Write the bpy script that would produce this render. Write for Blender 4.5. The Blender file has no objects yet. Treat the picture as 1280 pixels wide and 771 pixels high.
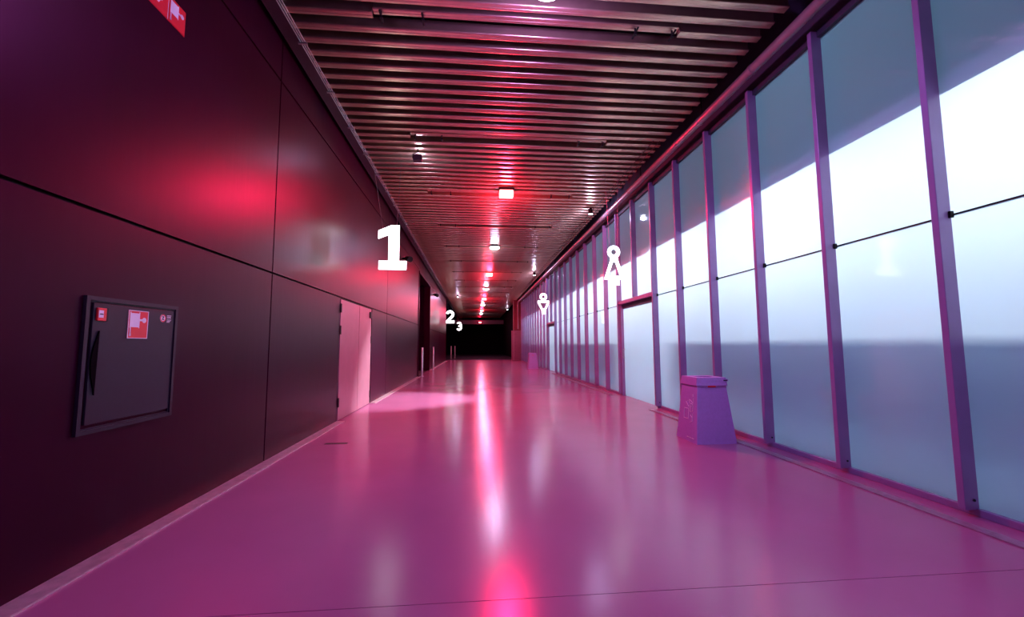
import bpy, bmesh, math, random
from mathutils import Vector, Matrix
random.seed(4)
S = bpy.context.scene
C = S.collection

# ------------------------------------------------------------------ camera
F_PX, YAW, PITCH, ROLL, EYE = 521.54, 0.0892, 0.0868, -0.0037, 1.35
def cam_dir(x, y, z=1.0):
    cr, sr = math.cos(ROLL), math.sin(ROLL)
    x, y = cr * x - sr * y, sr * x + cr * y
    cp, sp = math.cos(PITCH), math.sin(PITCH)
    f = cp * z - sp * y; u = sp * z + cp * y
    cy, sy = math.cos(YAW), math.sin(YAW)
    return Vector((cy * x + sy * f, -sy * x + cy * f, u))
cd = bpy.data.cameras.new('camera'); cam = bpy.data.objects.new('camera', cd); C.objects.link(cam)
r_, u_, b_ = cam_dir(1, 0, 0), cam_dir(0, 1, 0), -cam_dir(0, 0, 1)
cam.matrix_world = Matrix(((r_.x, u_.x, b_.x, 0), (r_.y, u_.y, b_.y, 0), (r_.z, u_.z, b_.z, EYE), (0, 0, 0, 1)))
cd.sensor_width = 36.0; cd.sensor_fit = 'HORIZONTAL'; cd.lens = 36.0 * F_PX / 1280.0; cd.clip_end = 200
S.camera = cam

# ------------------------------------------------------------------ world / exposure
w = bpy.data.worlds.new('world'); S.world = w; w.use_nodes = True
bg = w.node_tree.nodes['Background']
bg.inputs[0].default_value = (0.30, 0.22, 0.50, 1); bg.inputs[1].default_value = 0.004
S.view_settings.view_transform = 'Standard'; S.view_settings.look = 'None'
S.view_settings.exposure = 0.75; S.view_settings.gamma = 1.0; S.view_settings.use_curve_mapping = False
RED = (1.0, 0.012, 0.115)
WHITE = (0.62, 0.60, 1.0)
COOL = (0.86, 0.92, 1.0)
P_RED, P_WHITE, P_SPOT, P_TUBE, P_VOID = 540.0, 140.0, 22.0, 26.0, 12.0
VIOLET = (0.56, 0.28, 1.0)

# ------------------------------------------------------------------ materials
MATS = {}
def mat(name, col, rough=0.5, metal=0.0, spec=0.5, noise=None, bump=None, emit=None, coat=0.0, aniso=None):
    if name in MATS: return MATS[name]
    m = bpy.data.materials.new(name); m.use_nodes = True; MATS[name] = m
    nt = m.node_tree; p = nt.nodes['Principled BSDF']
    p.inputs['Base Color'].default_value = (*col, 1); p.inputs['Roughness'].default_value = rough
    p.inputs['Metallic'].default_value = metal; p.inputs['Specular IOR Level'].default_value = spec
    p.inputs['Coat Weight'].default_value = coat
    if emit:
        p.inputs['Emission Color'].default_value = (*emit[0], 1); p.inputs['Emission Strength'].default_value = emit[1]
    tc = nt.nodes.new('ShaderNodeTexCoord')
    if noise:                                   # (scale, amount, detail)
        n = nt.nodes.new('ShaderNodeTexNoise'); n.inputs['Scale'].default_value = noise[0]; n.inputs['Detail'].default_value = noise[2]
        nt.links.new(tc.outputs['Object'], n.inputs['Vector'])
        r = nt.nodes.new('ShaderNodeValToRGB'); a = noise[1]
        r.color_ramp.elements[0].position = 0.3; r.color_ramp.elements[1].position = 0.7
        r.color_ramp.elements[0].color = (*[c * (1 - a) for c in col], 1)
        r.color_ramp.elements[1].color = (*[min(1, c * (1 + a)) for c in col], 1)
        nt.links.new(n.outputs['Fac'], r.inputs['Fac']); nt.links.new(r.outputs['Color'], p.inputs['Base Color'])
    if bump:                                    # (scale, strength, stretch vector)
        mp = nt.nodes.new('ShaderNodeMapping'); mp.inputs['Scale'].default_value = bump[2] if len(bump) > 2 else (1, 1, 1)
        n = nt.nodes.new('ShaderNodeTexNoise'); n.inputs['Scale'].default_value = bump[0]; n.inputs['Detail'].default_value = 3
        b = nt.nodes.new('ShaderNodeBump'); b.inputs['Strength'].default_value = bump[1]; b.inputs['Distance'].default_value = 0.01
        nt.links.new(tc.outputs['Object'], mp.inputs['Vector']); nt.links.new(mp.outputs['Vector'], n.inputs['Vector'])
        nt.links.new(n.outputs['Fac'], b.inputs['Height']); nt.links.new(b.outputs['Normal'], p.inputs['Normal'])
    return m

M_floor = mat('floor_resin', (0.40, 0.12, 0.27), 0.20, spec=0.33, noise=(0.9, 0.06, 5), bump=(90, 0.035))
M_joint = mat('floor_joint', (0.05, 0.02, 0.03), 0.7, noise=(20, 0.2, 2))
M_strip = mat('edge_strip', (0.62, 0.46, 0.52), 0.35, metal=0.5, noise=(14, 0.18, 6), bump=(60, 0.35, (1, 0.25, 1)))
M_strip2 = mat('edge_strip_dull', (0.38, 0.20, 0.31), 0.35, metal=0.3, noise=(14, 0.2, 6), bump=(60, 0.35, (1, 0.25, 1)))
M_panel = mat('wall_panel', (0.020, 0.001, 0.009), 0.35, spec=0.21, noise=(3, 0.10, 4), bump=(3.0, 0.06, (1, 4, 0.5)))
M_panel.node_tree.nodes['Principled BSDF'].inputs['Specular Tint'].default_value = (1.0, 0.06, 0.42, 1)
M_back = mat('dark_void', (0.004, 0.003, 0.004), 0.8, spec=0.2, noise=(5, 0.2, 2))
M_slat = mat('slat_metal', (0.58, 0.37, 0.27), 0.30, metal=0.85, noise=(4, 0.10, 3), bump=(40, 0.05, (0.05, 1, 1)))
M_trim = mat('ceiling_trim', (0.07, 0.03, 0.05), 0.45, metal=0.3, noise=(6, 0.08, 3))
M_rod = mat('rod_steel', (0.45, 0.40, 0.42), 0.3, metal=0.9, noise=(30, 0.1, 2))
M_mull = mat('mullion_paint', (0.30, 0.18, 0.38), 0.33, spec=0.5, noise=(5, 0.06, 3))
M_black = mat('black_plastic', (0.008, 0.006, 0.008), 0.5, spec=0.2, noise=(25, 0.2, 2))
M_pipe = mat('pipe_paint', (0.30, 0.20, 0.23), 0.30, metal=0.35, noise=(8, 0.08, 3))
M_header = mat('header_beam', (0.05, 0.04, 0.07), 0.5, noise=(5, 0.1, 3))
M_card = mat('bin_card', (0.45, 0.24, 0.62), 0.62, spec=0.3, noise=(30, 0.05, 4))
M_print = mat('bin_print', (0.85, 0.75, 0.85), 0.6, noise=(30, 0.03, 2))
M_cab = mat('cabinet_steel', (0.022, 0.013, 0.028), 0.42, spec=0.3, noise=(40, 0.06, 3))
M_signred = mat('sign_red', (0.72, 0.015, 0.03), 0.35, noise=(20, 0.04, 2))
M_signwhite = mat('sign_white', (0.80, 0.72, 0.82), 0.4, noise=(20, 0.03, 2))
M_doorL = mat('door_laminate', (0.34, 0.14, 0.20), 0.34, noise=(4, 0.06, 3))
M_white = mat('white_paint', (0.82, 0.86, 0.88), 0.6, noise=(3, 0.03, 3))
M_screen = mat('screen_grey', (0.36, 0.46, 0.62), 0.7, noise=(2, 0.1, 3))
M_glow = mat('sign_glow', (0.9, 0.9, 0.9), 0.5, emit=((0.95, 0.95, 1.0), 2.6), noise=(5, 0.02, 2))
M_lred = mat('red_lens', (0.6, 0.02, 0.03), 0.3, emit=((1.0, 0.10, 0.10), 12.0), noise=(5, 0.02, 2))
M_lwhite = mat('white_lens', (0.8, 0.8, 0.9), 0.3, emit=((0.85, 0.90, 1.0), 16.0), noise=(5, 0.02, 2))
M_tube = mat('tube_glow', (0.9, 0.9, 0.9), 0.3, emit=((0.85, 0.93, 1.0), 4.0), noise=(5, 0.02, 2))
M_box = mat('plywood_box', (0.24, 0.07, 0.13), 0.55, noise=(6, 0.12, 4))
M_cement = mat('dull_wall', (0.14, 0.02, 0.035), 0.7, noise=(2, 0.12, 4))
M_post = mat('post_steel', (0.55, 0.48, 0.52), 0.35, metal=0.6, noise=(12, 0.08, 3))
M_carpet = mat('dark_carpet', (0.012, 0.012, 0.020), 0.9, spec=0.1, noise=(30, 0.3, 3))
M_curtain = mat('black_curtain', (0.003, 0.003, 0.004), 0.95, spec=0.05, noise=(6, 0.3, 3))

def glass_front():
    m = bpy.data.materials.new('frosted_face'); m.use_nodes = True; nt = m.node_tree; nt.nodes.clear()
    o = nt.nodes.new('ShaderNodeOutputMaterial')
    tr = nt.nodes.new('ShaderNodeBsdfTranslucent'); df = nt.nodes.new('ShaderNodeBsdfDiffuse')
    tc = nt.nodes.new('ShaderNodeTexCoord'); n = nt.nodes.new('ShaderNodeTexNoise'); n.inputs['Scale'].default_value = 1.3
    rp = nt.nodes.new('ShaderNodeValToRGB')
    rp.color_ramp.elements[0].color = (0.78, 0.83, 0.90, 1); rp.color_ramp.elements[1].color = (0.82, 0.87, 0.94, 1)
    nt.links.new(tc.outputs['Object'], n.inputs['Vector']); nt.links.new(n.outputs['Fac'], rp.inputs['Fac'])
    nt.links.new(rp.outputs['Color'], tr.inputs['Color'])
    df.inputs['Color'].default_value = (0.55, 0.68, 0.74, 1)
    mx = nt.nodes.new('ShaderNodeMixShader'); mx.inputs[0].default_value = 0.10
    nt.links.new(tr.outputs[0], mx.inputs[1]); nt.links.new(df.outputs[0], mx.inputs[2])
    gl = nt.nodes.new('ShaderNodeBsdfGlossy'); gl.inputs['Roughness'].default_value = 0.06; gl.inputs['Color'].default_value = (0.95, 0.97, 1, 1)
    fr = nt.nodes.new('ShaderNodeFresnel'); fr.inputs['IOR'].default_value = 1.5
    mx2 = nt.nodes.new('ShaderNodeMixShader')
    nt.links.new(fr.outputs[0], mx2.inputs[0]); nt.links.new(mx.outputs[0], mx2.inputs[1]); nt.links.new(gl.outputs[0], mx2.inputs[2])
    nt.links.new(mx2.outputs[0], o.inputs['Surface'])
    return m
def glass_back():
    m = bpy.data.materials.new('clear_face'); m.use_nodes = True; nt = m.node_tree; nt.nodes.clear()
    o = nt.nodes.new('ShaderNodeOutputMaterial'); t = nt.nodes.new('ShaderNodeBsdfTransparent')
    t.inputs['Color'].default_value = (0.90, 0.97, 0.98, 1)
    nt.links.new(t.outputs[0], o.inputs['Surface']); return m
M_gf, M_gb = glass_front(), glass_back()

# ------------------------------------------------------------------ mesh helpers
def box_into(bm, a, b, mi=0):
    x0, y0, z0 = a; x1, y1, z1 = b
    v = [bm.verts.new(p) for p in ((x0,y0,z0),(x1,y0,z0),(x1,y1,z0),(x0,y1,z0),(x0,y0,z1),(x1,y0,z1),(x1,y1,z1),(x0,y1,z1))]
    for q in ((0,3,2,1),(4,5,6,7),(0,1,5,4),(1,2,6,5),(2,3,7,6),(3,0,4,7)):
        f = bm.faces.new([v[i] for i in q]); f.material_index = mi
    return v
def prism_into(bm, pts, axis, a, b):
    """extrude a 2-D outline along an axis. pts are the two other coords in xyz order"""
    def P(p, t):
        l = list(p); l.insert(axis, t); return l
    va = [bm.verts.new(P(p, a)) for p in pts]; vb = [bm.verts.new(P(p, b)) for p in pts]
    n = len(pts)
    bm.faces.new(va); bm.faces.new(list(reversed(vb)))
    for i in range(n): bm.faces.new((va[i], vb[i], vb[(i + 1) % n], va[(i + 1) % n]))
def tube_into(bm, pts, r, seg=10, caps=True):
    pts = [Vector(p) for p in pts]; rings = []
    for i, p in enumerate(pts):
        t = (pts[min(i + 1, len(pts) - 1)] - pts[max(i - 1, 0)]).normalized()
        a = t.orthogonal().normalized() if i == 0 else (rings_n - t * rings_n.dot(t)).normalized()
        rings_n = a; b = t.cross(a)
        rr = r[i] if isinstance(r, (list, tuple)) else r
        rings.append([bm.verts.new(p + (a * math.cos(2 * math.pi * k / seg) + b * math.sin(2 * math.pi * k / seg)) * rr) for k in range(seg)])
    for i in range(len(rings) - 1):
        for k in range(seg):
            bm.faces.new((rings[i][k], rings[i][(k + 1) % seg], rings[i + 1][(k + 1) % seg], rings[i + 1][k]))
    if caps:
        bm.faces.new(list(reversed(rings[0]))); bm.faces.new(rings[-1])
def finish(bm, smooth=None, bevel=0.0):
    bmesh.ops.recalc_face_normals(bm, faces=bm.faces)
    if bevel: 
        es = [e for e in bm.edges if len(e.link_faces) == 2 and e.calc_face_angle(0) > 0.5]
        bmesh.ops.bevel(bm, geom=es, offset=bevel, segments=2, profile=0.5, affect='EDGES', clamp_overlap=True)
    me = bpy.data.meshes.new('mesh'); bm.to_mesh(me); bm.free()
    if smooth is not None:
        for p in me.polygons: p.use_smooth = True
        me.set_sharp_from_angle(angle=smooth)
    return me
def obj(name, me, m, parent=None, loc=(0, 0, 0), rot=(0, 0, 0)):
    if isinstance(me, bmesh.types.BMesh): me = finish(me)
    ms = m if isinstance(m, (list, tuple)) else [m]
    if not me.materials:
        for k in ms: me.materials.append(k)
    me.name = name
    o = bpy.data.objects.new(name, me); C.objects.link(o); o.location = loc; o.rotation_euler = rot
    if parent: o.parent = parent
    return o
def boxm(a, b, bevel=0.0):
    bm = bmesh.new(); box_into(bm, a, b); return finish(bm, bevel=bevel)
def bx(name, a, b, m, parent=None, bevel=0.0, loc=(0,0,0), rot=(0,0,0)):
    return obj(name, boxm(a, b, bevel), m, parent, loc, rot)
def cyl(name, p0, p1, r, m, parent=None, seg=16):
    bm = bmesh.new(); tube_into(bm, [p0, p1], r, seg); return obj(name, finish(bm, 0.6), m, parent)
def thing(name, label, cat, loc=(0, 0, 0), rot=(0, 0, 0), group=None):
    o = bpy.data.objects.new(name, None); C.objects.link(o); o.location = loc; o.rotation_euler = rot
    o.empty_display_size = 0.1
    return tag(o, label, cat, group)
def tag(o, label, cat, group=None):
    o['label'] = label; o['category'] = cat
    if group: o['group'] = group
    return o
def struct(o, label=None):
    o['kind'] = 'structure'
    if label: o['label'] = label
    return o
def copy_tree(o, parent=None):
    c = o.copy(); C.objects.link(c); c.parent = parent
    for ch in list(o.children): copy_tree(ch, c)
    return c
def lamp_light(kind, parent, loc, power, col, size=0.1, size_y=None, rot=(0, 0, 0), spot=None, blend=0.5):
    l = bpy.data.lights.new('lamp_light', kind); l.energy = power; l.color = col
    if kind == 'AREA':
        l.size = size
        if size_y: l.shape = 'RECTANGLE'; l.size_y = size_y
        else: l.shape = 'DISK'
    else: l.shadow_soft_size = size
    if kind == 'SPOT': l.spot_size = spot; l.spot_blend = blend
    o = bpy.data.objects.new('lamp_light', l); C.objects.link(o); o.parent = parent; o.location = loc; o.rotation_euler = rot
    return o
def arc(cx, cy, r, a0, a1, n):
    return [(cx + r * math.cos(math.radians(a0 + (a1 - a0) * i / n)), cy + r * math.sin(math.radians(a0 + (a1 - a0) * i / n))) for i in range(n + 1)]

XL, XR, ZC = -2.437, 3.957, 5.17          # left wall plane, glass plane, underside of slats
Y0, YEND = -3.0, 60.0

# ------------------------------------------------------------------ floor
fl = struct(bx('floor', (-6, Y0, -0.30), (8.2, 38.4, -0.012), M_joint), 'glossy pink lit resin floor of the corridor')
bx('floor_slab', (XL - 0.02, Y0, -0.012), (XR + 0.06, 2.338, 0.0), M_floor, fl)
bx('floor_slab', (XL - 0.02, 2.343, -0.012), (XR + 0.06, 38.4, 0.0), M_floor, fl)
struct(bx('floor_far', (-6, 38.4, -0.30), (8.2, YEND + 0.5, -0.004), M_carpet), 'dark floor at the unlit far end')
s_ = struct(bx('trim_1', (XL - 0.01, Y0, 0.0), (XL + 0.135, 7.80, 0.012), M_strip), 'pale worn strip along the foot of the dark wall')
bx('strip_section', (XL - 0.01, 10.16, 0.0), (XL + 0.135, 18.3, 0.012), M_strip, s_)
bx('strip_section', (XL - 0.01, 23.1, 0.0), (XL + 0.135, 36.0, 0.012), M_strip, s_)
s_ = struct(bx('trim_2', (XR - 0.36, Y0, 0.0), (XR - 0.26, 8.5, 0.010), M_strip2), 'pale worn floor strip beside the glass wall')
bx('strip_section', (XR - 0.36, 11.1, 0.0), (XR - 0.26, 19.6, 0.010), M_strip2, s_)
bx('floor_hatch', (-2.05, 6.06, 0.0), (-1.75, 6.14, 0.002), M_joint, fl)

# ------------------------------------------------------------------ left wall: backing + panels
wl = struct(bx('wall_left', (XL - 0.30, Y0, 0), (XL - 0.035, 18.35, 5.75), M_back), 'dark panelled wall with thin joints')
bx('wall_backing', (XL - 0.30, 22.9, 0), (XL - 0.035, 36.0, 5.75), M_back, wl)
bx('wall_backing', (XL - 0.30, 18.35, 4.60), (XL - 0.035, 22.9, 5.75), M_back, wl)
G = 0.012
def panel(y0, y1, z0, z1, m=M_panel):
    return bx('panel', (XL - 0.03, y0 + G, z0 + G), (XL, y1 - G, z1 - G), m, wl)
ZJ, ZT = 2.225, 4.665
ycols = [(Y0, -0.95), (-0.95, 5.22), (5.22, 11.85), (11.85, 18.35), (22.9, 29.4), (29.4, 36.0)]
for (a, b) in ycols:
    panel(a, b, ZJ, ZT); panel(a, b, ZT, 5.75)
    if a == 5.22:
        panel(a, 7.80, 0, ZJ); panel(10.16, b, 0, ZJ)
    elif b > 0 or True:
        panel(a, b, 0, ZJ)
panel(18.35, 22.9, 4.60, 5.75)

# double door in the left wall
d3 = struct(thing('door_3', 'x', 'x', (XL, 7.80, 0)), 'pale pinkish double door standing slightly proud in the dark wall')
del d3['category']
bx('door_frame', (-0.06, 0.0, 0), (-0.012, 0.025, 2.205), M_black, d3)
bx('door_frame', (-0.06, 2.30, 0), (-0.012, 2.36, 2.205), M_black, d3)
bx('door_frame', (-0.06, 0.0, 2.195), (-0.012, 2.36, 2.215), M_black, d3)
a_ = bx('door_leaf', (-0.045, 0.03, 0.012), (0.004, 1.27, 2.19), M_doorL, d3, 0.002)
b2_ = bx('door_leaf', (-0.045, 1.285, 0.012), (0.004, 2.29, 2.19), M_doorL, d3, 0.002)
for z in (1.95, 1.55, 0.25):
    bx('hinge', (0.004, 0.0, z), (0.020, 0.05, z + 0.16), M_black, a_)
bx('door_closer', (0.004, 2.10, 1.98), (0.03, 2.27, 2.12), M_black, b2_, 0.004)
for z in (1.40, 0.15):
    bx('hinge', (0.004, 2.27, z), (0.020, 2.31, z + 0.16), M_black, b2_)

# tall dark opening further down, with a recess behind it
rc = struct(bx('wall_recess', (XL - 1.6, 18.2, 0), (XL - 1.5, 23.1, 4.8), M_panel), 'dark recess behind the tall opening')
bx('recess_side', (XL - 1.5, 18.2, 0), (XL - 0.3, 18.35, 4.8), M_panel, rc)
bx('recess_side', (XL - 1.5, 22.9, 0), (XL - 0.3, 23.05, 4.8), M_panel, rc)
bx('recess_top', (XL - 1.5, 18.2, 4.6), (XL - 0.3, 23.05, 4.8), M_panel, rc)
bx('door_jamb', (XL - 0.30, 18.35, 0), (XL + 0.03, 18.43, 4.60), M_panel, rc, 0.004)
bx('door_jamb', (XL - 0.30, 22.82, 0), (XL + 0.03, 22.90, 4.60), M_panel, rc, 0.004)
bx('door_head', (XL - 0.30, 18.43, 4.52), (XL + 0.03, 22.82, 4.60), M_panel, rc, 0.004)

# far end
we = struct(bx('wall_end', (-6, YEND, 0), (8.2, YEND + 0.2, 5.75), M_curtain), 'black void closing the far end of the corridor')
struct(bx('wall_far_left', (-4.4, 36.0, 0), (-4.2, YEND, 5.75), M_curtain), 'dark side wall beyond the panelled wall')
hd = struct(bx('trim_3', (-4.2, 57.5, 4.20), (XR, 57.9, 4.75), M_trim), 'dark red lit beam above the black opening')
struct(bx('wall_far_right', (XR + 0.1, 36.4, 0), (XR + 0.3, YEND, 5.75), M_curtain), 'dark side wall beyond the glass wall')
pr = struct(bx('wall_pier', (3.33, 35.6, 0), (XR + 0.25, 36.4, 5.75), M_cement), 'red lit pier where the glass wall ends')

# ------------------------------------------------------------------ ceiling
ce = struct(bx('ceiling', (XL - 0.3, Y0, 5.75), (8.2, YEND + 0.2, 5.95), M_back), 'dark deck above rows of metal slats')
PER, NS, YS = 0.2375, 256, -0.80
def slat_mesh(x0, x1):
    o = []                                         # outline in (y, z), rounded lower corners
    o += [(-0.034, 0.15), (-0.034, 0.035)]
    o += arc(-0.036, 0.016, 0.016, 170, 270, 5)
    o += [(-0.008, 0.0), (-0.004, 0.004), (0.004, 0.004), (0.008, 0.0)]
    o += arc(0.036, 0.016, 0.016, -90, 10, 5)
    o += [(0.034, 0.035), (0.034, 0.15)]
    bm = bmesh.new(); prism_into(bm, o, 0, x0, x1); return finish(bm, 0.7)
SX0, SX1 = -2.19, 3.56
RX0, RX1 = -1.20, 2.50
full = slat_mesh(SX0, SX1); lft = slat_mesh(SX0, RX0); rgt = slat_mesh(RX1, SX1)
rail_ys = []
for i in range(NS):
    y = YS + i * PER
    if i % 12 == 11 and y < 46:
        rail_ys.append(y)
        obj('slat', lft, M_slat, ce, (0, y, ZC)); obj('slat', rgt, M_slat, ce, (0, y, ZC))
    else:
        obj('slat', full, M_slat, ce, (0, y, ZC))
tl = struct(bx('trim_4', (-2.375, Y0, ZC), (-2.215, YEND, ZC + 0.05), M_trim), 'purple brown edge trim along the ceiling')
bx('trim_flange', (-2.375, Y0, ZC + 0.05), (-2.36, YEND, ZC + 0.40), M_trim, tl)
bx('trim_flange', (-2.230, Y0, ZC + 0.05), (-2.215, YEND, ZC + 0.25), M_trim, tl)
for k in range(3):
    cyl('cable', (-2.20 + 0.028 * k, Y0, ZC - 0.012), (-2.20 + 0.028 * k, 40, ZC - 0.012), 0.006, M_rod, tl, 6)
cl = boxm((-2.235, -0.015, ZC - 0.024), (-2.125, 0.015, ZC - 0.001), 0.003)
for k in range(34): obj('cable_clamp', cl, M_rod, tl, (0, -1.0 + 1.03 * k, 0))

# recessed mounting rails in the slot of a missing slat
def rail_thing():
    t = thing('ceiling_rail', 'x', 'ceiling rail')
    obj('channel', slat_mesh(RX0 + 0.01, RX1 - 0.01), M_slat, t, (0, 0, 0.05))
    for x in (RX0 + 0.10, RX0 + 0.58, RX1 - 0.55, RX1 - 0.08):
        bm = bmesh.new()
        box_into(bm, (x - 0.011, -0.10, -0.016), (x + 0.011, 0.10, -0.003))
        box_into(bm, (x - 0.008, -0.012, -0.016), (x + 0.008, 0.012, 0.06))
        box_into(bm, (x - 0.02, -0.02, -0.034), (x + 0.02, 0.02, -0.015))
        obj('clip', finish(bm, bevel=0.003), M_black, t)
    return t
proto = rail_thing()
order = ['nearest the camera', 'second from the camera', 'third from the camera', 'fourth from the camera', 'fifth from the camera', 'sixth from the camera', 'seventh from the camera', 'eighth from the camera']
vis = [y for y in rail_ys if y > 4]
for i, y in enumerate([y for y in rail_ys if y > 1]):
    o = proto if i == 0 else copy_tree(proto)
    o.location = (0, y, ZC)
    k = vis.index(y) if y in vis else -1
    o['group'] = 'dark rails between the ceiling slats'
    if k == -1: o['label'] = 'dark mounting rail in a slot of the ceiling directly overhead'
    elif k < 8: o['label'] = 'dark mounting rail with clips in a ceiling slot, ' + order[k]
    else: o['label'] = 'dark mounting rail in a slot of the far ceiling'

# ------------------------------------------------------------------ glass wall on the right
wr = struct(bx('wall_right', (XR - 0.03, Y0, 4.93), (XR + 0.12, 35.6, 5.75), M_header), 'frosted glass wall with painted mullions')
bx('sill', (XR - 0.035, Y0, 0.0), (XR + 0.09, 8.66, 0.055), M_mull, wr, 0.004)
bx('sill', (XR - 0.035, 11.0, 0.0), (XR + 0.09, 19.75, 0.055), M_mull, wr, 0.004)
bx('sill', (XR - 0.035, 22.1, 0.0), (XR + 0.09, 35.6, 0.055), M_mull, wr, 0.004)
bx('top_frame', (XR - 0.05, Y0, 4.86), (XR + 0.05, 35.6, 4.93), M_header, wr)
PM, YM0 = 1.1225, 3.06
ym = [YM0 + PM * k for k in range(-5, 30)]
MW, MD = 0.055, 0.125
ZRAIL = 2.415
mm = boxm((XR - MD, 0.0, 0.045), (XR - 0.002, MW, 4.93), 0.005)
mtop = boxm((XR - MD, 0.0, ZRAIL + 0.09), (XR - 0.002, MW, 4.93), 0.005)
bm = bmesh.new(); tube_into(bm, [(XR - 0.045, -0.006, 0.12), (XR - 0.045, 0.004, 0.12)], 0.010, 10); screw = finish(bm)
clipm = boxm((XR - 0.035, -0.022, ZRAIL - 0.028), (XR - 0.004, 0.0, ZRAIL + 0.028), 0.003)
def pane_mesh(z0, z1):
    bm = bmesh.new()
    box_into(bm, (XR, 0, z0), (XR + 0.014, PM - 0.006, z1))
    bm.normal_update()
    for f in bm.faces:
        f.material_index = 0 if f.normal.x < -0.5 else 1
    me = bpy.data.meshes.new('glass_pane'); bm.to_mesh(me); bm.free()
    me.materials.append(M_gf); me.materials.append(M_gb); return me
pl_, pu_ = pane_mesh(0.058, ZRAIL - 0.007), pane_mesh(ZRAIL + 0.007, 4.90)
gask = boxm((XR - 0.004, 0, ZRAIL - 0.0065), (XR + 0.012, PM, ZRAIL + 0.0065))
for k, y in enumerate(ym):
    in1 = 9.2 < y < 10.5; in2 = 20.5 < y < 21.2
    bay1 = 8.4 < y < 10.5; bay2 = 19.6 < y < 21.2
    mo = obj('mullion', mtop if (in1 or in2) else mm, M_mull, wr, (0, y, 0))
    if not (in1 or in2):
        if y < 12: obj('screw', screw, M_black, mo)
        if y < 16: obj('clip', clipm, M_black, mo)
    obj('glass_pane', pu_, [M_gf, M_gb], wr, (0, y + MW / 2 - 0.0, 0))
    if not (bay1 or bay2):
        obj('glass_pane', pl_, [M_gf, M_gb], wr, (0, y + MW / 2, 0))
    obj('gasket', gask, M_black, wr, (0, y + MW / 2, 0))

def glass_door(name, ya, yb, label):
    d = struct(thing(name, label, 'x', (XR, ya, 0)), label); del d['category']
    L = yb - ya
    bx('door_head', (-0.10, MW, ZRAIL), (0.06, L, ZRAIL + 0.085), M_mull, d, 0.004)
    bx('door_jamb', (-0.06, MW, 0), (0.06, MW + 0.05, ZRAIL), M_mull, d, 0.004)
    bx('door_jamb', (-0.06, L - 0.05, 0), (0.06, L, ZRAIL), M_mull, d, 0.004)
    y0, y1 = MW + 0.05, L - 0.05
    bm = bmesh.new(); box_into(bm, (0.02, y0 + 0.004, 0.012), (0.034, y1 - 0.004, ZRAIL - 0.12)); bm.normal_update()
    for f in bm.faces: f.material_index = 0 if f.normal.x < -0.5 else 1
    me = bpy.data.meshes.new('door_leaf'); bm.to_mesh(me); bm.free(); me.materials.append(M_gf); me.materials.append(M_gb)
    lf = obj('door_leaf', me, [M_gf, M_gb], d)
    yy = y1 - 0.05
    bm = bmesh.new(); tube_into(bm, [(0.02, yy, 1.0), (-0.035, yy, 1.0), (-0.035, yy, 1.22), (0.02, yy, 1.22)], 0.010, 8)
    obj('handle', finish(bm, 0.8), M_rod, lf)
    bx('transom', (0.0, MW + 0.05, ZRAIL - 0.11), (0.05, L - 0.05, ZRAIL), M_header, d, 0.003)
    return d
glass_door('door_1', 8.66, 10.92, 'frosted glass door under the woman symbol')
glass_door('door_2', 19.9, 22.14, 'frosted glass door under the man symbol')

# room behind the frosted glass
struct(bx('wall_back', (7.6, Y0, 0), (7.8, 35.6, 5.75), M_white), 'white wall of the room behind the glass')
struct(bx('floor_back', (XR + 0.10, Y0, -0.01), (7.6, 35.6, 0.0), M_screen), 'floor of the room behind the glass')
struct(bx('ceiling_back', (XR + 0.05, Y0, 3.46), (7.6, 35.6, 3.60), M_white), 'lower ceiling of the room behind the glass')
struct(bx('wall_front', (XL - 0.3, Y0 - 0.2, 0), (7.8, Y0, 5.75), M_panel), 'wall behind the camera')
for (a, b) in ((Y0, 8.2), (11.3, 19.4), (22.6, 34.5)):  # unseen screens added to dim the lower part of the glass
    struct(bx('wall_shade_screen', (XR + 0.42, a, 0.32), (XR + 0.46, b, 1.92), M_screen), 'unseen screen added behind the glass to dim its lower part')
def tube_lamp(y):
    t = thing('tube_lamp', 'white tube lamp glowing behind the frosted glass', 'lamp', (XR + 1.55, y, 3.40), group='tube lamps behind the frosted glass')
    bx('lamp_body', (-0.07, -1.1, 0.0), (0.07, 1.1, 0.06), M_white, t, 0.006)
    cyl('tube', (0, -1.05, -0.03), (0, 1.05, -0.03), 0.02, M_tube, t, 8)
    lamp_light('AREA', t, (-0.06, 0, -0.08), P_TUBE, COOL, 0.16, 2.1, (0, math.radians(52), 0))
    return t
for k in range(13): tube_lamp(-0.6 + 2.8 * k)
def void_lamp(y):  # unseen lamps added to tint the glass above the slab
    t = thing('added_upper_lamp', 'dim bluish unseen lamp added above the lower ceiling behind glass', 'lamp', (XR + 2.2, y, 5.6), group='dim lamps added above the lower ceiling behind the glass')
    bx('lamp_body', (-0.08, -0.9, 0.02), (0.08, 0.9, 0.08), M_white, t, 0.006)
    lamp_light('AREA', t, (0, 0, 0.0), P_VOID, (0.36, 0.70, 1.0), 0.2, 1.8, (0, math.radians(50), 0))
for k in range(9): void_lamp(0.5 + 4.2 * k)

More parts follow.
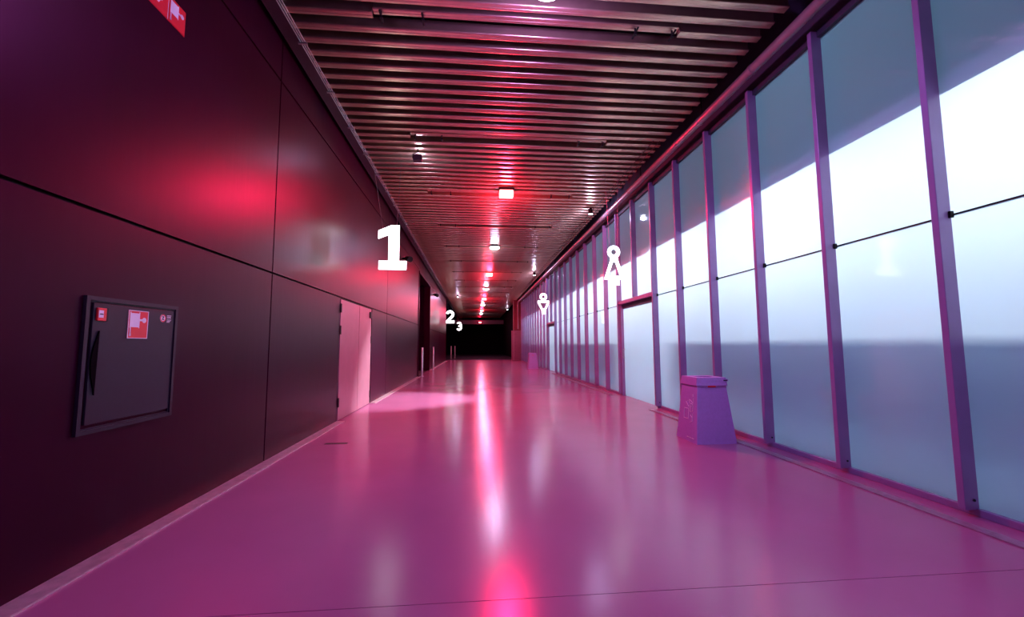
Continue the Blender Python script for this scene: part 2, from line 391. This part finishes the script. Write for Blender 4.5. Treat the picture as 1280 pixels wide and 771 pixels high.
# ------------------------------------------------------------------ overhead pipe on the right
pp = thing('overhead_pipe', 'round painted pipe running under the ceiling above the glass wall', 'pipe', (3.66, 0, 4.985))
bm = bmesh.new()
pth = [(0, Y0, 0), (0, 35.0, 0)] + [(0, 35.0 + 0.3 * math.sin(a), -0.3 + 0.3 * math.cos(a)) for a in [math.pi / 2 * i / 6 for i in range(1, 7)]] + [(0, 35.3, -2.3)]
tube_into(bm, pth, 0.062, 16); obj('pipe', finish(bm, 0.6), M_pipe, pp)
bm = bmesh.new(); tube_into(bm, [(0, -0.03, 0), (0, -0.022, 0), (0, 0.022, 0), (0, 0.03, 0)], [0.062, 0.070, 0.070, 0.062], 16); cp_ = finish(bm, 0.5)
for y in (2.0, 4.95, 6.25, 7.0, 9.4, 11.0, 13.6, 16.2, 18.8, 21.4, 24.0, 26.6, 29.2, 31.8): obj('coupling', cp_, M_pipe, pp, (0, y, 0))
bm = bmesh.new(); box_into(bm, (-0.008, -0.02, 0.06), (0.008, 0.02, 0.72)); hg_ = finish(bm)
for k in range(14): obj('hanger', hg_, M_black, pp, (0, 1.2 + 2.5 * k, 0))
ct = thing('cable_tray', 'thin wire cable tray above the overhead pipe', 'cable tray', (3.36, 0, 5.12))
for x in (-0.06, 0.06): cyl('side_wire', (x, 7.2, 0), (x, 30, 0), 0.007, M_black, ct, 6)
bm = bmesh.new(); tube_into(bm, [(-0.06, 0, 0.03), (-0.06, 0, 0), (0.06, 0, 0), (0.06, 0, 0.03)], 0.006, 6); rg_ = finish(bm)
for k in range(58): obj('rung', rg_, M_black, ct, (0, 7.3 + 0.39 * k, 0))

# ------------------------------------------------------------------ ceiling lamps, red and white in turn
def red_lamp(y, label):
    PR = P_RED if y < 15 else P_RED * 0.8
    t = thing('red_ceiling_lamp', label, 'lamp', (0.76, y, ZC), group='red lamps along the ceiling')
    bx('housing', (-0.19, -0.13, -0.05), (0.19, 0.13, 0.0), M_black, t, 0.01)
    bx('lens', (-0.17, -0.11, -0.20), (0.17, 0.11, -0.05), M_lred, t, 0.02)
    cyl('stem', (0, 0, 0.0), (0, 0, 0.5), 0.012, M_black, t, 8)
    lamp_light('POINT', t, (0, 0, -0.30), PR * 0.42, (1.0, 0.025, 0.085), 0.14)
    lamp_light('SPOT', t, (0, 0, -0.31), PR * 0.6, RED, 0.14, spot=math.radians(166), blend=0.35)
def white_lamp(y, label, col=WHITE, power=P_WHITE):
    t = thing('white_ceiling_lamp', label, 'lamp', (0.75, y, ZC), group='white lamps along the ceiling')
    bm = bmesh.new(); tube_into(bm, [(0, 0, 0.10), (0, 0, 0.06), (0, 0, -0.05), (0, 0, -0.07)], [0.05, 0.10, 0.19, 0.19], 20)
    obj('housing', finish(bm, 0.5), M_black, t)
    bm = bmesh.new(); tube_into(bm, [(0, 0, -0.07), (0, 0, -0.11), (0, 0, -0.14), (0, 0, -0.155)], [0.18, 0.175, 0.12, 0.03], 20)
    obj('lens', finish(bm, 0.9), M_lwhite, t)
    cyl('stem', (0, 0, 0.1), (0, 0, 0.55), 0.012, M_black, t, 8)
    lamp_light('POINT', t, (0, 0, -0.27), power * 0.4, col, 0.14)
    lamp_light('SPOT', t, (0, 0, -0.28), power * 0.6, col, 0.14, spot=math.radians(166), blend=0.35)
rl = {9.965: 'largest red ceiling lamp, nearest in view', 21.83: 'red ceiling lamp second nearest in view', 33.7: 'red ceiling lamp third nearest in view, past two white lamps', 45.0: 'far small red ceiling lamp before the dark end'}
wl_ = {4.0: 'unseen violet ceiling lamp overhead just above the top of the picture', 15.83: 'white ceiling lamp between the two nearest red lamps', 27.86: 'white ceiling lamp between second and third red lamp', 39.2: 'white ceiling lamp just beyond the third red lamp', 50.3: 'farthest white ceiling lamp near the dark end'}
for y, l in rl.items(): red_lamp(y, l)
for y, l in wl_.items(): white_lamp(y, l, VIOLET if y < 5 else WHITE, P_WHITE * 1.3 if y < 5 else P_WHITE * 0.62)  # nearest lamp is out of view, violet for the purple cast near the camera
white_lamp(-2.0, 'unseen violet ceiling lamp added behind the camera', VIOLET, 170.0)  # added out of view to throw violet light on the foreground
# the small lamp on the far beam
t = thing('beam_lamp', 'small red lamp on the beam above the black opening', 'lamp', (0.72, 57.4, 4.42))
bx('housing', (-0.2, -0.05, -0.1), (0.2, 0.1, 0.1), M_black, t, 0.01); bx('lens', (-0.17, -0.12, -0.08), (0.17, -0.05, 0.08), M_lred, t, 0.02)
lamp_light('POINT', t, (0, -0.25, 0), 40, RED, 0.08)

# small spotlights hung at the sides
def spotlight(x, y, z, label, power, lit=True, group='small side spotlights under the ceiling'):
    t = thing('spotlight', label, 'spotlight', (x, y, z), group=group)
    bm = bmesh.new(); tube_into(bm, [(0, 0, 0.04), (0, 0, 0.0), (0, 0, -0.10), (0, 0, -0.13)], [0.03, 0.055, 0.065, 0.065], 14)
    obj('head', finish(bm, 0.6), M_black, t)
    bm = bmesh.new(); tube_into(bm, [(0, 0, -0.13), (0, 0, -0.145)], [0.055, 0.04], 14)
    obj('lens', finish(bm), M_lwhite if lit else M_black, t)
    bm = bmesh.new(); tube_into(bm, [(-0.07, 0, -0.03), (-0.07, 0, 0.08), (0, 0, 0.09), (0.07, 0, 0.08), (0.07, 0, -0.03)], 0.008, 6)
    obj('bracket', finish(bm, 0.8), M_black, t)
    cyl('stem', (0, 0, 0.08), (0, 0, 0.55), 0.008, M_black, t, 6)
    if lit: lamp_light('POINT', t, (0, 0, -0.22), power, WHITE, 0.05)
    return t
def aim(a, b):
    return (Vector(b) - Vector(a)).to_track_quat('-Z', 'Y').to_euler()
ts = spotlight(3.20, 11.1, 5.10, 'small lit spotlight on the right, nearest the overhead pipe', P_SPOT)
lamp_light('SPOT', ts, (-0.02, 0, -0.24), 3200.0, (0.92, 1.0, 1.0), 0.05, rot=aim((3.2, 11.1, 4.86), (-1.7, 10.7, 0.3)), spot=math.radians(34), blend=0.7)
spotlight(3.10, 21.4, 5.10, 'small lit spotlight on the right, second along the pipe', P_SPOT)
spotlight(3.30, 42.0, 5.05, 'small lit spotlight on the far right by the dark end', P_SPOT * 0.5)
spotlight(-1.30, 31.6, 5.10, 'small lit spotlight on the left near the number two', P_SPOT)
t = thing('box_spotlight', 'small box spotlight hung under slats above the number one', 'spotlight', (-1.12, 7.97, 4.98))
bx('head', (-0.085, -0.06, -0.07), (0.085, 0.06, 0.05), M_trim, t, 0.01)
bx('lens', (-0.07, 0.058, -0.055), (0.07, 0.066, 0.035), M_lwhite, t)
bm = bmesh.new(); tube_into(bm, [(-0.095, 0, -0.01), (-0.095, 0, 0.08), (0, 0, 0.11), (0, 0, 0.5)], 0.009, 6); obj('bracket', finish(bm, 0.8), M_black, t)
lamp_light('POINT', t, (0, 0.17, -0.02), P_SPOT * 0.5, WHITE, 0.05)

# ------------------------------------------------------------------ hanging luminous signs
SIGN_D = 0.022
def sign_mesh(outlines, holes=None):
    """outlines: list of (outer, hole or None) in x,z, extruded along y"""
    bm = bmesh.new()
    for outer, hole in outlines:
        if hole is None: prism_into(bm, outer, 1, -SIGN_D / 2, SIGN_D / 2)
        else:
            n = len(outer); R = {}
            for nm, pts in (('o', outer), ('h', hole)):
                for s in (-1, 1): R[nm, s] = [bm.verts.new((p[0], s * SIGN_D / 2, p[1])) for p in pts]
            for i in range(n):
                j = (i + 1) % n
                for s in (-1, 1): bm.faces.new((R['o', s][i], R['o', s][j], R['h', s][j], R['h', s][i]))
                for nm in 'oh': bm.faces.new((R[nm, -1][i], R[nm, -1][j], R[nm, 1][j], R[nm, 1][i]))
    return finish(bm)
def hang_sign(name, loc, meshes, wires, label, cat='sign'):
    t = thing(name, label, cat, loc, group='white luminous signs hung along the corridor')
    for n, me in meshes: obj(n, me, M_glow, t)
    for a, b in wires:
        bm = bmesh.new(); tube_into(bm, [a, b], 0.005, 6); obj('wire', finish(bm, 1), M_rod, t)
    return t
one = [(0.04, 0), (0.61, 0), (0.61, 0.185), (0.455, 0.185), (0.455, 0.95), (0.285, 0.95), (0.02, 0.83), (0.02, 0.655), (0.235, 0.745), (0.235, 0.185), (0.04, 0.185)]
hang_sign('number_sign', (-2.05, 8.84, 2.93), [('digit', sign_mesh([(one, None)]))], [((0.11, 0, 0.86), (-0.12, 0, 2.30)), ((0.40, 0, 0.94), (0.46, 0, 2.30))], 'white luminous hanging number 1 above the dark wall doors')
outer2 = arc(0.29, 0.63, 0.30, 165, -35, 14); inner2 = arc(0.29, 0.63, 0.125, 165, -35, 14)
two = outer2 + [(0.26, 0.20), (0.60, 0.20), (0.60, 0), (0.0, 0), (0.0, 0.15)] + list(reversed(inner2))
hang_sign('number_sign', (-2.08, 30.5, 2.93), [('digit', sign_mesh([(two, None)]))], [((0.15, 0, 0.90), (0.05, 0, 2.30)), ((0.45, 0, 0.90), (0.52, 0, 2.30))], 'white luminous hanging number 2 further down the corridor')
o3 = arc(0.28, 0.68, 0.26, 160, -70, 12) + arc(0.28, 0.28, 0.29, 55, -160, 12)
i3 = arc(0.28, 0.28, 0.12, -160, 70, 10) + [(0.20, 0.40), (0.20, 0.54)] + arc(0.28, 0.68, 0.10, -70, 160, 10)
hang_sign('number_sign', (-1.98, 46.0, 2.93), [('digit', sign_mesh([(o3 + i3, None)]))], [((0.15, 0, 0.90), (0.05, 0, 2.30)), ((0.42, 0, 0.90), (0.5, 0, 2.30))], 'tiny far white luminous number before the black opening')
def rng(cx, cz, ro, ri, n=24): return ([(cx + ro * math.cos(2 * math.pi * i / n), cz + ro * math.sin(2 * math.pi * i / n)) for i in range(n)], [(cx + ri * math.cos(2 * math.pi * i / n), cz + ri * math.sin(2 * math.pi * i / n)) for i in range(n)])
k = 0.00247
P = lambda x, y: ((x - 622) * k, (400 - y) * k)
woman_body = [([P(588, 158), P(660, 158), P(660, 182), P(716, 350), P(530, 350), P(588, 182)], [P(610, 196), P(636, 196), P(637, 200), P(675, 320), P(569, 320), P(609, 200)])]
hang_sign('woman_sign', (3.05, 8.84, 2.65), [('head', sign_mesh([rng(0, (400 - 103) * k, 58 * k, 25 * k)])), ('body', sign_mesh(woman_body)), ('legs', sign_mesh([([P(592, 352), P(668, 352), P(668, 402), P(632, 402), P(632, 372), P(592, 372)], None)]))],
          [((-0.09, 0, 0.86), (-0.16, 0, 2.55)), ((0.09, 0, 0.86), (0.14, 0, 2.55))], 'white luminous woman restroom symbol hung before the glass wall')
k2 = 0.0073
P = lambda x, y: ((x - 190) * k2, (237 - y) * k2)
man_body = [([P(157, 160), P(223, 160), P(223, 172), P(203, 214), P(178, 214), P(157, 172)], [P(171, 171), P(211, 171), P(211, 173), P(196, 206), P(185, 206), P(170, 173)])]
hang_sign('man_sign', (2.86, 17.2, 2.62), [('head', sign_mesh([rng(0, (237 - 137) * k2, 21 * k2, 9.5 * k2)])), ('body', sign_mesh(man_body)), ('legs', sign_mesh([([P(179, 215), P(202, 215), P(200, 237), P(181, 237)], None)]))],
          [((-0.09, 0, 0.86), (-0.16, 0, 2.55)), ((0.09, 0, 0.86), (0.14, 0, 2.55))], 'white luminous man restroom symbol hung farther along the glass')

# ------------------------------------------------------------------ fire hose cabinet on the left wall
cb = thing('fire_hose_cabinet', 'dark metal fire hose cabinet set in the dark wall', 'cabinet', (XL, 2.82, 0.80))
CW, CH = 0.81, 0.87
def frame_mesh(y0, y1, z0, z1, t_, x0, x1):
    bm = bmesh.new()
    box_into(bm, (x0, y0, z0), (x1, y1, z0 + t_)); box_into(bm, (x0, y0, z1 - t_), (x1, y1, z1))
    box_into(bm, (x0, y0, z0 + t_), (x1, y0 + t_, z1 - t_)); box_into(bm, (x0, y1 - t_, z0 + t_), (x1, y1, z1 - t_))
    return finish(bm)
obj('outer_frame', frame_mesh(0, CW, 0, CH, 0.026, 0.0, 0.022), M_cab, cb)
obj('inner_frame', frame_mesh(0.026, CW - 0.026, 0.026, CH - 0.026, 0.010, 0.0, 0.012), M_cab, cb)
dr = bx('cabinet_door', (0.0, 0.058, 0.058), (0.016, CW - 0.042, CH - 0.042), M_cab, cb, 0.002)
bm = bmesh.new()
pts = [(0.098, 0.24), (0.103, 0.65)] + [(0.103 - 0.045 * math.sin(math.pi * i / 12), 0.65 - 0.41 * i / 12) for i in range(1, 12)]
prism_into(bm, pts, 0, 0.016, 0.026); obj('handle', finish(bm), M_curtain, dr)
cpnt = bx('call_point', (0.016, 0.074, 0.714), (0.030, 0.140, 0.798), M_signred, dr, 0.004)
bx('call_plate', (0.030, 0.080, 0.735), (0.032, 0.114, 0.782), M_signwhite, cpnt)
bx('call_button', (0.032, 0.086, 0.754), (0.034, 0.110, 0.761), M_black, cpnt)
bx('call_side_plate', (0.016, 0.141, 0.714), (0.022, 0.160, 0.800), M_black, dr)  # black side of the call point
def hose_pictogram(parent, y, z, s, x, rim=True):
    """white hose reel pictogram on a red square plate; y,z lower corner, s height"""
    wd = s * 0.90
    pl = bx('pictogram_plate', (x, y, z), (x + 0.003, y + wd, z + s), M_signred, parent)
    e = x + 0.003; q = e + 0.0015
    if rim: obj('rim', frame_mesh(y, y + wd, z, z + s, s * 0.025, e, q), M_signwhite, pl)
    bx('reel', (e, y + 0.12 * wd, z + 0.40 * s), (q, y + 0.52 * wd, z + 0.90 * s), M_signwhite, pl)
    bx('reel_flange', (e, y + 0.08 * wd, z + 0.37 * s), (q, y + 0.12 * wd, z + 0.94 * s), M_signwhite, pl)
    bx('reel_flange', (e, y + 0.52 * wd, z + 0.37 * s), (q, y + 0.56 * wd, z + 0.94 * s), M_signwhite, pl)
    bx('hose', (e, y + 0.10 * wd, z + 0.08 * s), (q, y + 0.15 * wd, z + 0.38 * s), M_signwhite, pl)
    bx('nozzle', (e, y + 0.085 * wd, z + 0.08 * s), (q, y + 0.165 * wd, z + 0.17 * s), M_signwhite, pl)
    bx('axle', (e, y + 0.56 * wd, z + 0.63 * s), (q, y + 0.72 * wd, z + 0.70 * s), M_signwhite, pl)
    bm = bmesh.new(); prism_into(bm, arc(y + 0.79 * wd, z + 0.665 * s, 0.095 * s, 0, 345, 23), 0, e, q); obj('crank', finish(bm), M_signwhite, pl)
    return pl
hose_pictogram(dr, 0.325, 0.605, 0.20, 0.016)
bm = bmesh.new(); prism_into(bm, arc(0.653, 0.766, 0.030, 0, 350, 35), 0, 0.016, 0.018); st = obj('round_sticker', finish(bm), M_signwhite, dr)
ro, ri = rng(0.653, 0.766, 0.030, 0.022, 24)
bm = bmesh.new()
for i in range(24):
    j = (i + 1) % 24
    bm.faces.new([bm.verts.new((0.0185, *p)) for p in (ro[i], ro[j], ri[j], ri[i])])
obj('sticker_ring', finish(bm), M_signred, st)
bm = bmesh.new(); prism_into(bm, [(y_ + 0.008, z_ + 0.041) for y_, z_ in [(0.635, 0.712), (0.657, 0.712), (0.655, 0.718), (0.645, 0.722), (0.656, 0.735), (0.650, 0.741), (0.634, 0.739), (0.636, 0.733), (0.645, 0.733)]], 0, 0.018, 0.0195); obj('sticker_mark', finish(bm), M_black, st)
for i in range(6):
    z = 0.787 - 0.009 * i - (0.006 if i > 2 else 0)
    bx('printed_line', (0.016, 0.696, z), (0.0172, 0.696 + (0.045, 0.040, 0.044, 0.046, 0.038, 0.030)[i], z + 0.004), M_signwhite, dr)

# red sign on the wall near the ceiling
ws = thing('fire_sign', 'red fire equipment sign with white pictograms high on dark wall', 'sign', (XL, 2.78, 3.925))
bx('backplate', (0, 0, 0), (0.004, 0.735, 0.215), M_signred, ws)
hose_pictogram(ws, 0.545, 0.005, 0.205, 0.004, False)
pl = bx('pictogram_plate', (0.004, 0.285, 0.005), (0.007, 0.535, 0.210), M_signred, ws)
bm = bmesh.new(); prism_into(bm, [(0.355, 0.06), (0.44, 0.06), (0.455, 0.09), (0.475, 0.10), (0.475, 0.165), (0.455, 0.185), (0.36, 0.185), (0.345, 0.16), (0.345, 0.08)], 0, 0.007, 0.0085); obj('hand_symbol', finish(bm), M_signwhite, pl)
bx('divider', (0.004, 0.5375, 0.005), (0.006, 0.5425, 0.210), M_signwhite, ws)
pl = bx('pictogram_plate', (0.004, 0.01, 0.005), (0.007, 0.275, 0.210), M_signred, ws)
bm = bmesh.new(); prism_into(bm, [(0.08, 0.03), (0.16, 0.03), (0.16, 0.14), (0.14, 0.17), (0.10, 0.17), (0.08, 0.14)], 0, 0.007, 0.0085); obj('extinguisher_symbol', finish(bm), M_signwhite, pl)

# small devices on the left wall
def wall_device(y, z, label):
    t = thing('wall_speaker', label, 'speaker', (XL, y, z))
    bx('bracket', (0, -0.03, -0.03), (0.14, 0.03, 0.03), M_black, t, 0.004)
    bm = bmesh.new(); tube_into(bm, [(0.14, -0.05, 0.0), (0.20, -0.11, -0.02), (0.30, -0.23, -0.07)], [0.07, 0.08, 0.10], 12); obj('horn', finish(bm, 0.6), M_black, t)
    bx('rear_box', (0.10, -0.04, -0.06), (0.22, 0.14, 0.07), M_black, t, 0.008)
wall_device(14.1, 4.25, 'small black device on dark wall right of the number one')
wall_device(24.3, 4.25, 'small black device on dark wall past the tall opening')

# ------------------------------------------------------------------ cardboard bins
def make_bin(label, loc, rz=0.0, group='tapered cardboard bins by the glass wall'):
    t = thing('waste_bin', label, 'bin', loc, (0, 0, rz), group)
    B, T, H = 0.285, 0.195, 0.80
    bm = bmesh.new()
    def ring(h, z): return [bm.verts.new((x * h, y * h, z)) for x, y in ((-1, -1), (1, -1), (1, 1), (-1, 1))]
    r0, r1 = ring(B, 0.0), ring(T + 0.012, H); r2, r3 = ring(T - 0.0, H), ring(B - 0.012, 0.012)
    for a, b in ((r0, r1), (r1, r2), (r2, r3)):
        for i in range(4): bm.faces.new((a[i], a[(i + 1) % 4], b[(i + 1) % 4], b[i]))
    bm.faces.new(r3)
    body = obj('body', finish(bm), M_card, t)
    bm = bmesh.new()                                # lid sleeve with a round opening
    n = 24
    def sq(h, z):
        o = []
        for i in range(n):
            a = 2 * math.pi * i / n + math.pi / 4; c, s = math.cos(a), math.sin(a); q = max(abs(c), abs(s))
            o.append(bm.verts.new((c / q * h, s / q * h, z)))
        return o
    a = sq(T + 0.030, 0.775); b = sq(T + 0.016, 0.885)
    hole = [bm.verts.new((0.125 * math.cos(2 * math.pi * i / n + math.pi / 4), 0.125 * math.sin(2 * math.pi * i / n + math.pi / 4), 0.885)) for i in range(n)]
    hole2 = [bm.verts.new((v.co.x, v.co.y, 0.85)) for v in hole]
    a2 = sq(T + 0.018, 0.775)
    for u, v in ((a, b), (b, hole), (hole, hole2), (a, a2)):
        for i in range(n): bm.faces.new((u[i], u[(i + 1) % n], v[(i + 1) % n], v[i]))
    lid = obj('lid', finish(bm), M_card, t)
    bx('lid_tab', (-0.06, -T - 0.032, 0.755), (0.05, -T - 0.024, 0.776), M_signred, lid)
    bx('lid_tab', (T - 0.02, -T - 0.036, 0.835), (T + 0.036, -T - 0.030, 0.865), M_card, lid)
    bx('lid_slot', (T - 0.03, -T - 0.040, 0.842), (T + 0.02, -T - 0.034, 0.856), M_black, lid)
    bm = bmesh.new(); prism_into(bm, [(0.122 * math.cos(2 * math.pi * i / 20), 0.122 * math.sin(2 * math.pi * i / 20)) for i in range(20)], 2, 0.80, 0.802); obj('liner', finish(bm), M_black, t)
    return t, B, T, H, body
bin1, B, T, H, body = make_bin('large tapered purple cardboard bin on the floor before the glass', (3.275, 5.80, 0))
# line drawing on its corridor-facing side
def on_left(u, v):                                  # u along -y (to the right in the picture), v up; slope of the face
    x = -(B + (T + 0.012 - B) * v / H) - 0.002
    return (x, -u, v)
strokes = [[(-0.10, 0.30), (-0.10, 0.44), (0.02, 0.44), (0.02, 0.30), (-0.10, 0.30)], [(-0.06, 0.53), (0.02, 0.47)], [(-0.03, 0.54), (0.02, 0.56), (0.03, 0.52)],
           [(0.07, 0.26), (0.13, 0.28), (0.13, 0.38), (0.07, 0.36), (0.13, 0.33)], [(0.06, 0.40), (0.13, 0.42), (0.13, 0.50), (0.07, 0.48), (0.06, 0.40)],
           [(0.03, 0.57), (0.13, 0.53), (0.13, 0.60)], [(0.09, 0.63), (0.12, 0.65), (0.12, 0.61)], [(0.03, 0.45), (0.06, 0.52), (0.13, 0.51)]]
for s in strokes:
    bm = bmesh.new(); tube_into(bm, [on_left(u, v) for u, v in s], 0.004, 5); obj('printed_stroke', finish(bm), M_print, body)
for i, wdt in enumerate((0.02, 0.012, 0.02, 0.016, 0.02, 0.014)):
    u = 0.02 + 0.033 * i
    bm = bmesh.new(); tube_into(bm, [on_left(u, 0.055), on_left(u + wdt, 0.055)], 0.008 if i == 0 else 0.006, 5); obj('printed_letter', finish(bm), M_print, body)
make_bin('small far tapered pink cardboard bin by the glass wall', (3.27, 23.6, 0))

# ------------------------------------------------------------------ posts and the boxed counter at the far right
def post(x, y, label, h=1.25):
    t = thing('guard_post', label, 'post', (x, y, 0), group='slim guard posts along the dark wall')
    bm = bmesh.new(); tube_into(bm, [(0, 0, 0.01), (0, 0, h - 0.02), (0, 0, h)], [0.05, 0.05, 0.042], 14); obj('shaft', finish(bm, 0.5), M_post, t)
    bm = bmesh.new(); tube_into(bm, [(0, 0, 0), (0, 0, 0.02)], 0.085, 14); obj('base_plate', finish(bm, 0.5), M_post, t)
post(-2.27, 18.5, 'slim grey guard post nearest, before the tall dark opening')
post(-2.27, 23.4, 'slim reddish guard post just past the tall dark opening')
post(-2.30, 41.5, 'thin far guard post before the black end, left one')
post(-2.05, 44.0, 'thin far guard post before the black end, right one')
t = thing('boxed_counter', 'tall pink box unit at the end of the glass wall', 'cabinet', (3.12, 35.2, 0))
bx('body', (0, 0, 0.02), (0.78, 0.38, 2.50), M_box, t, 0.01)
bx('top_board', (-0.02, -0.02, 2.50), (0.80, 0.38, 2.55), M_box, t, 0.006)
bx('plinth', (0.03, 0.03, 0), (0.75, 0.35, 0.02), M_black, t)
bx('front_seam', (0.155, -0.004, 0.05), (0.165, 0.0, 2.48), M_print, t)
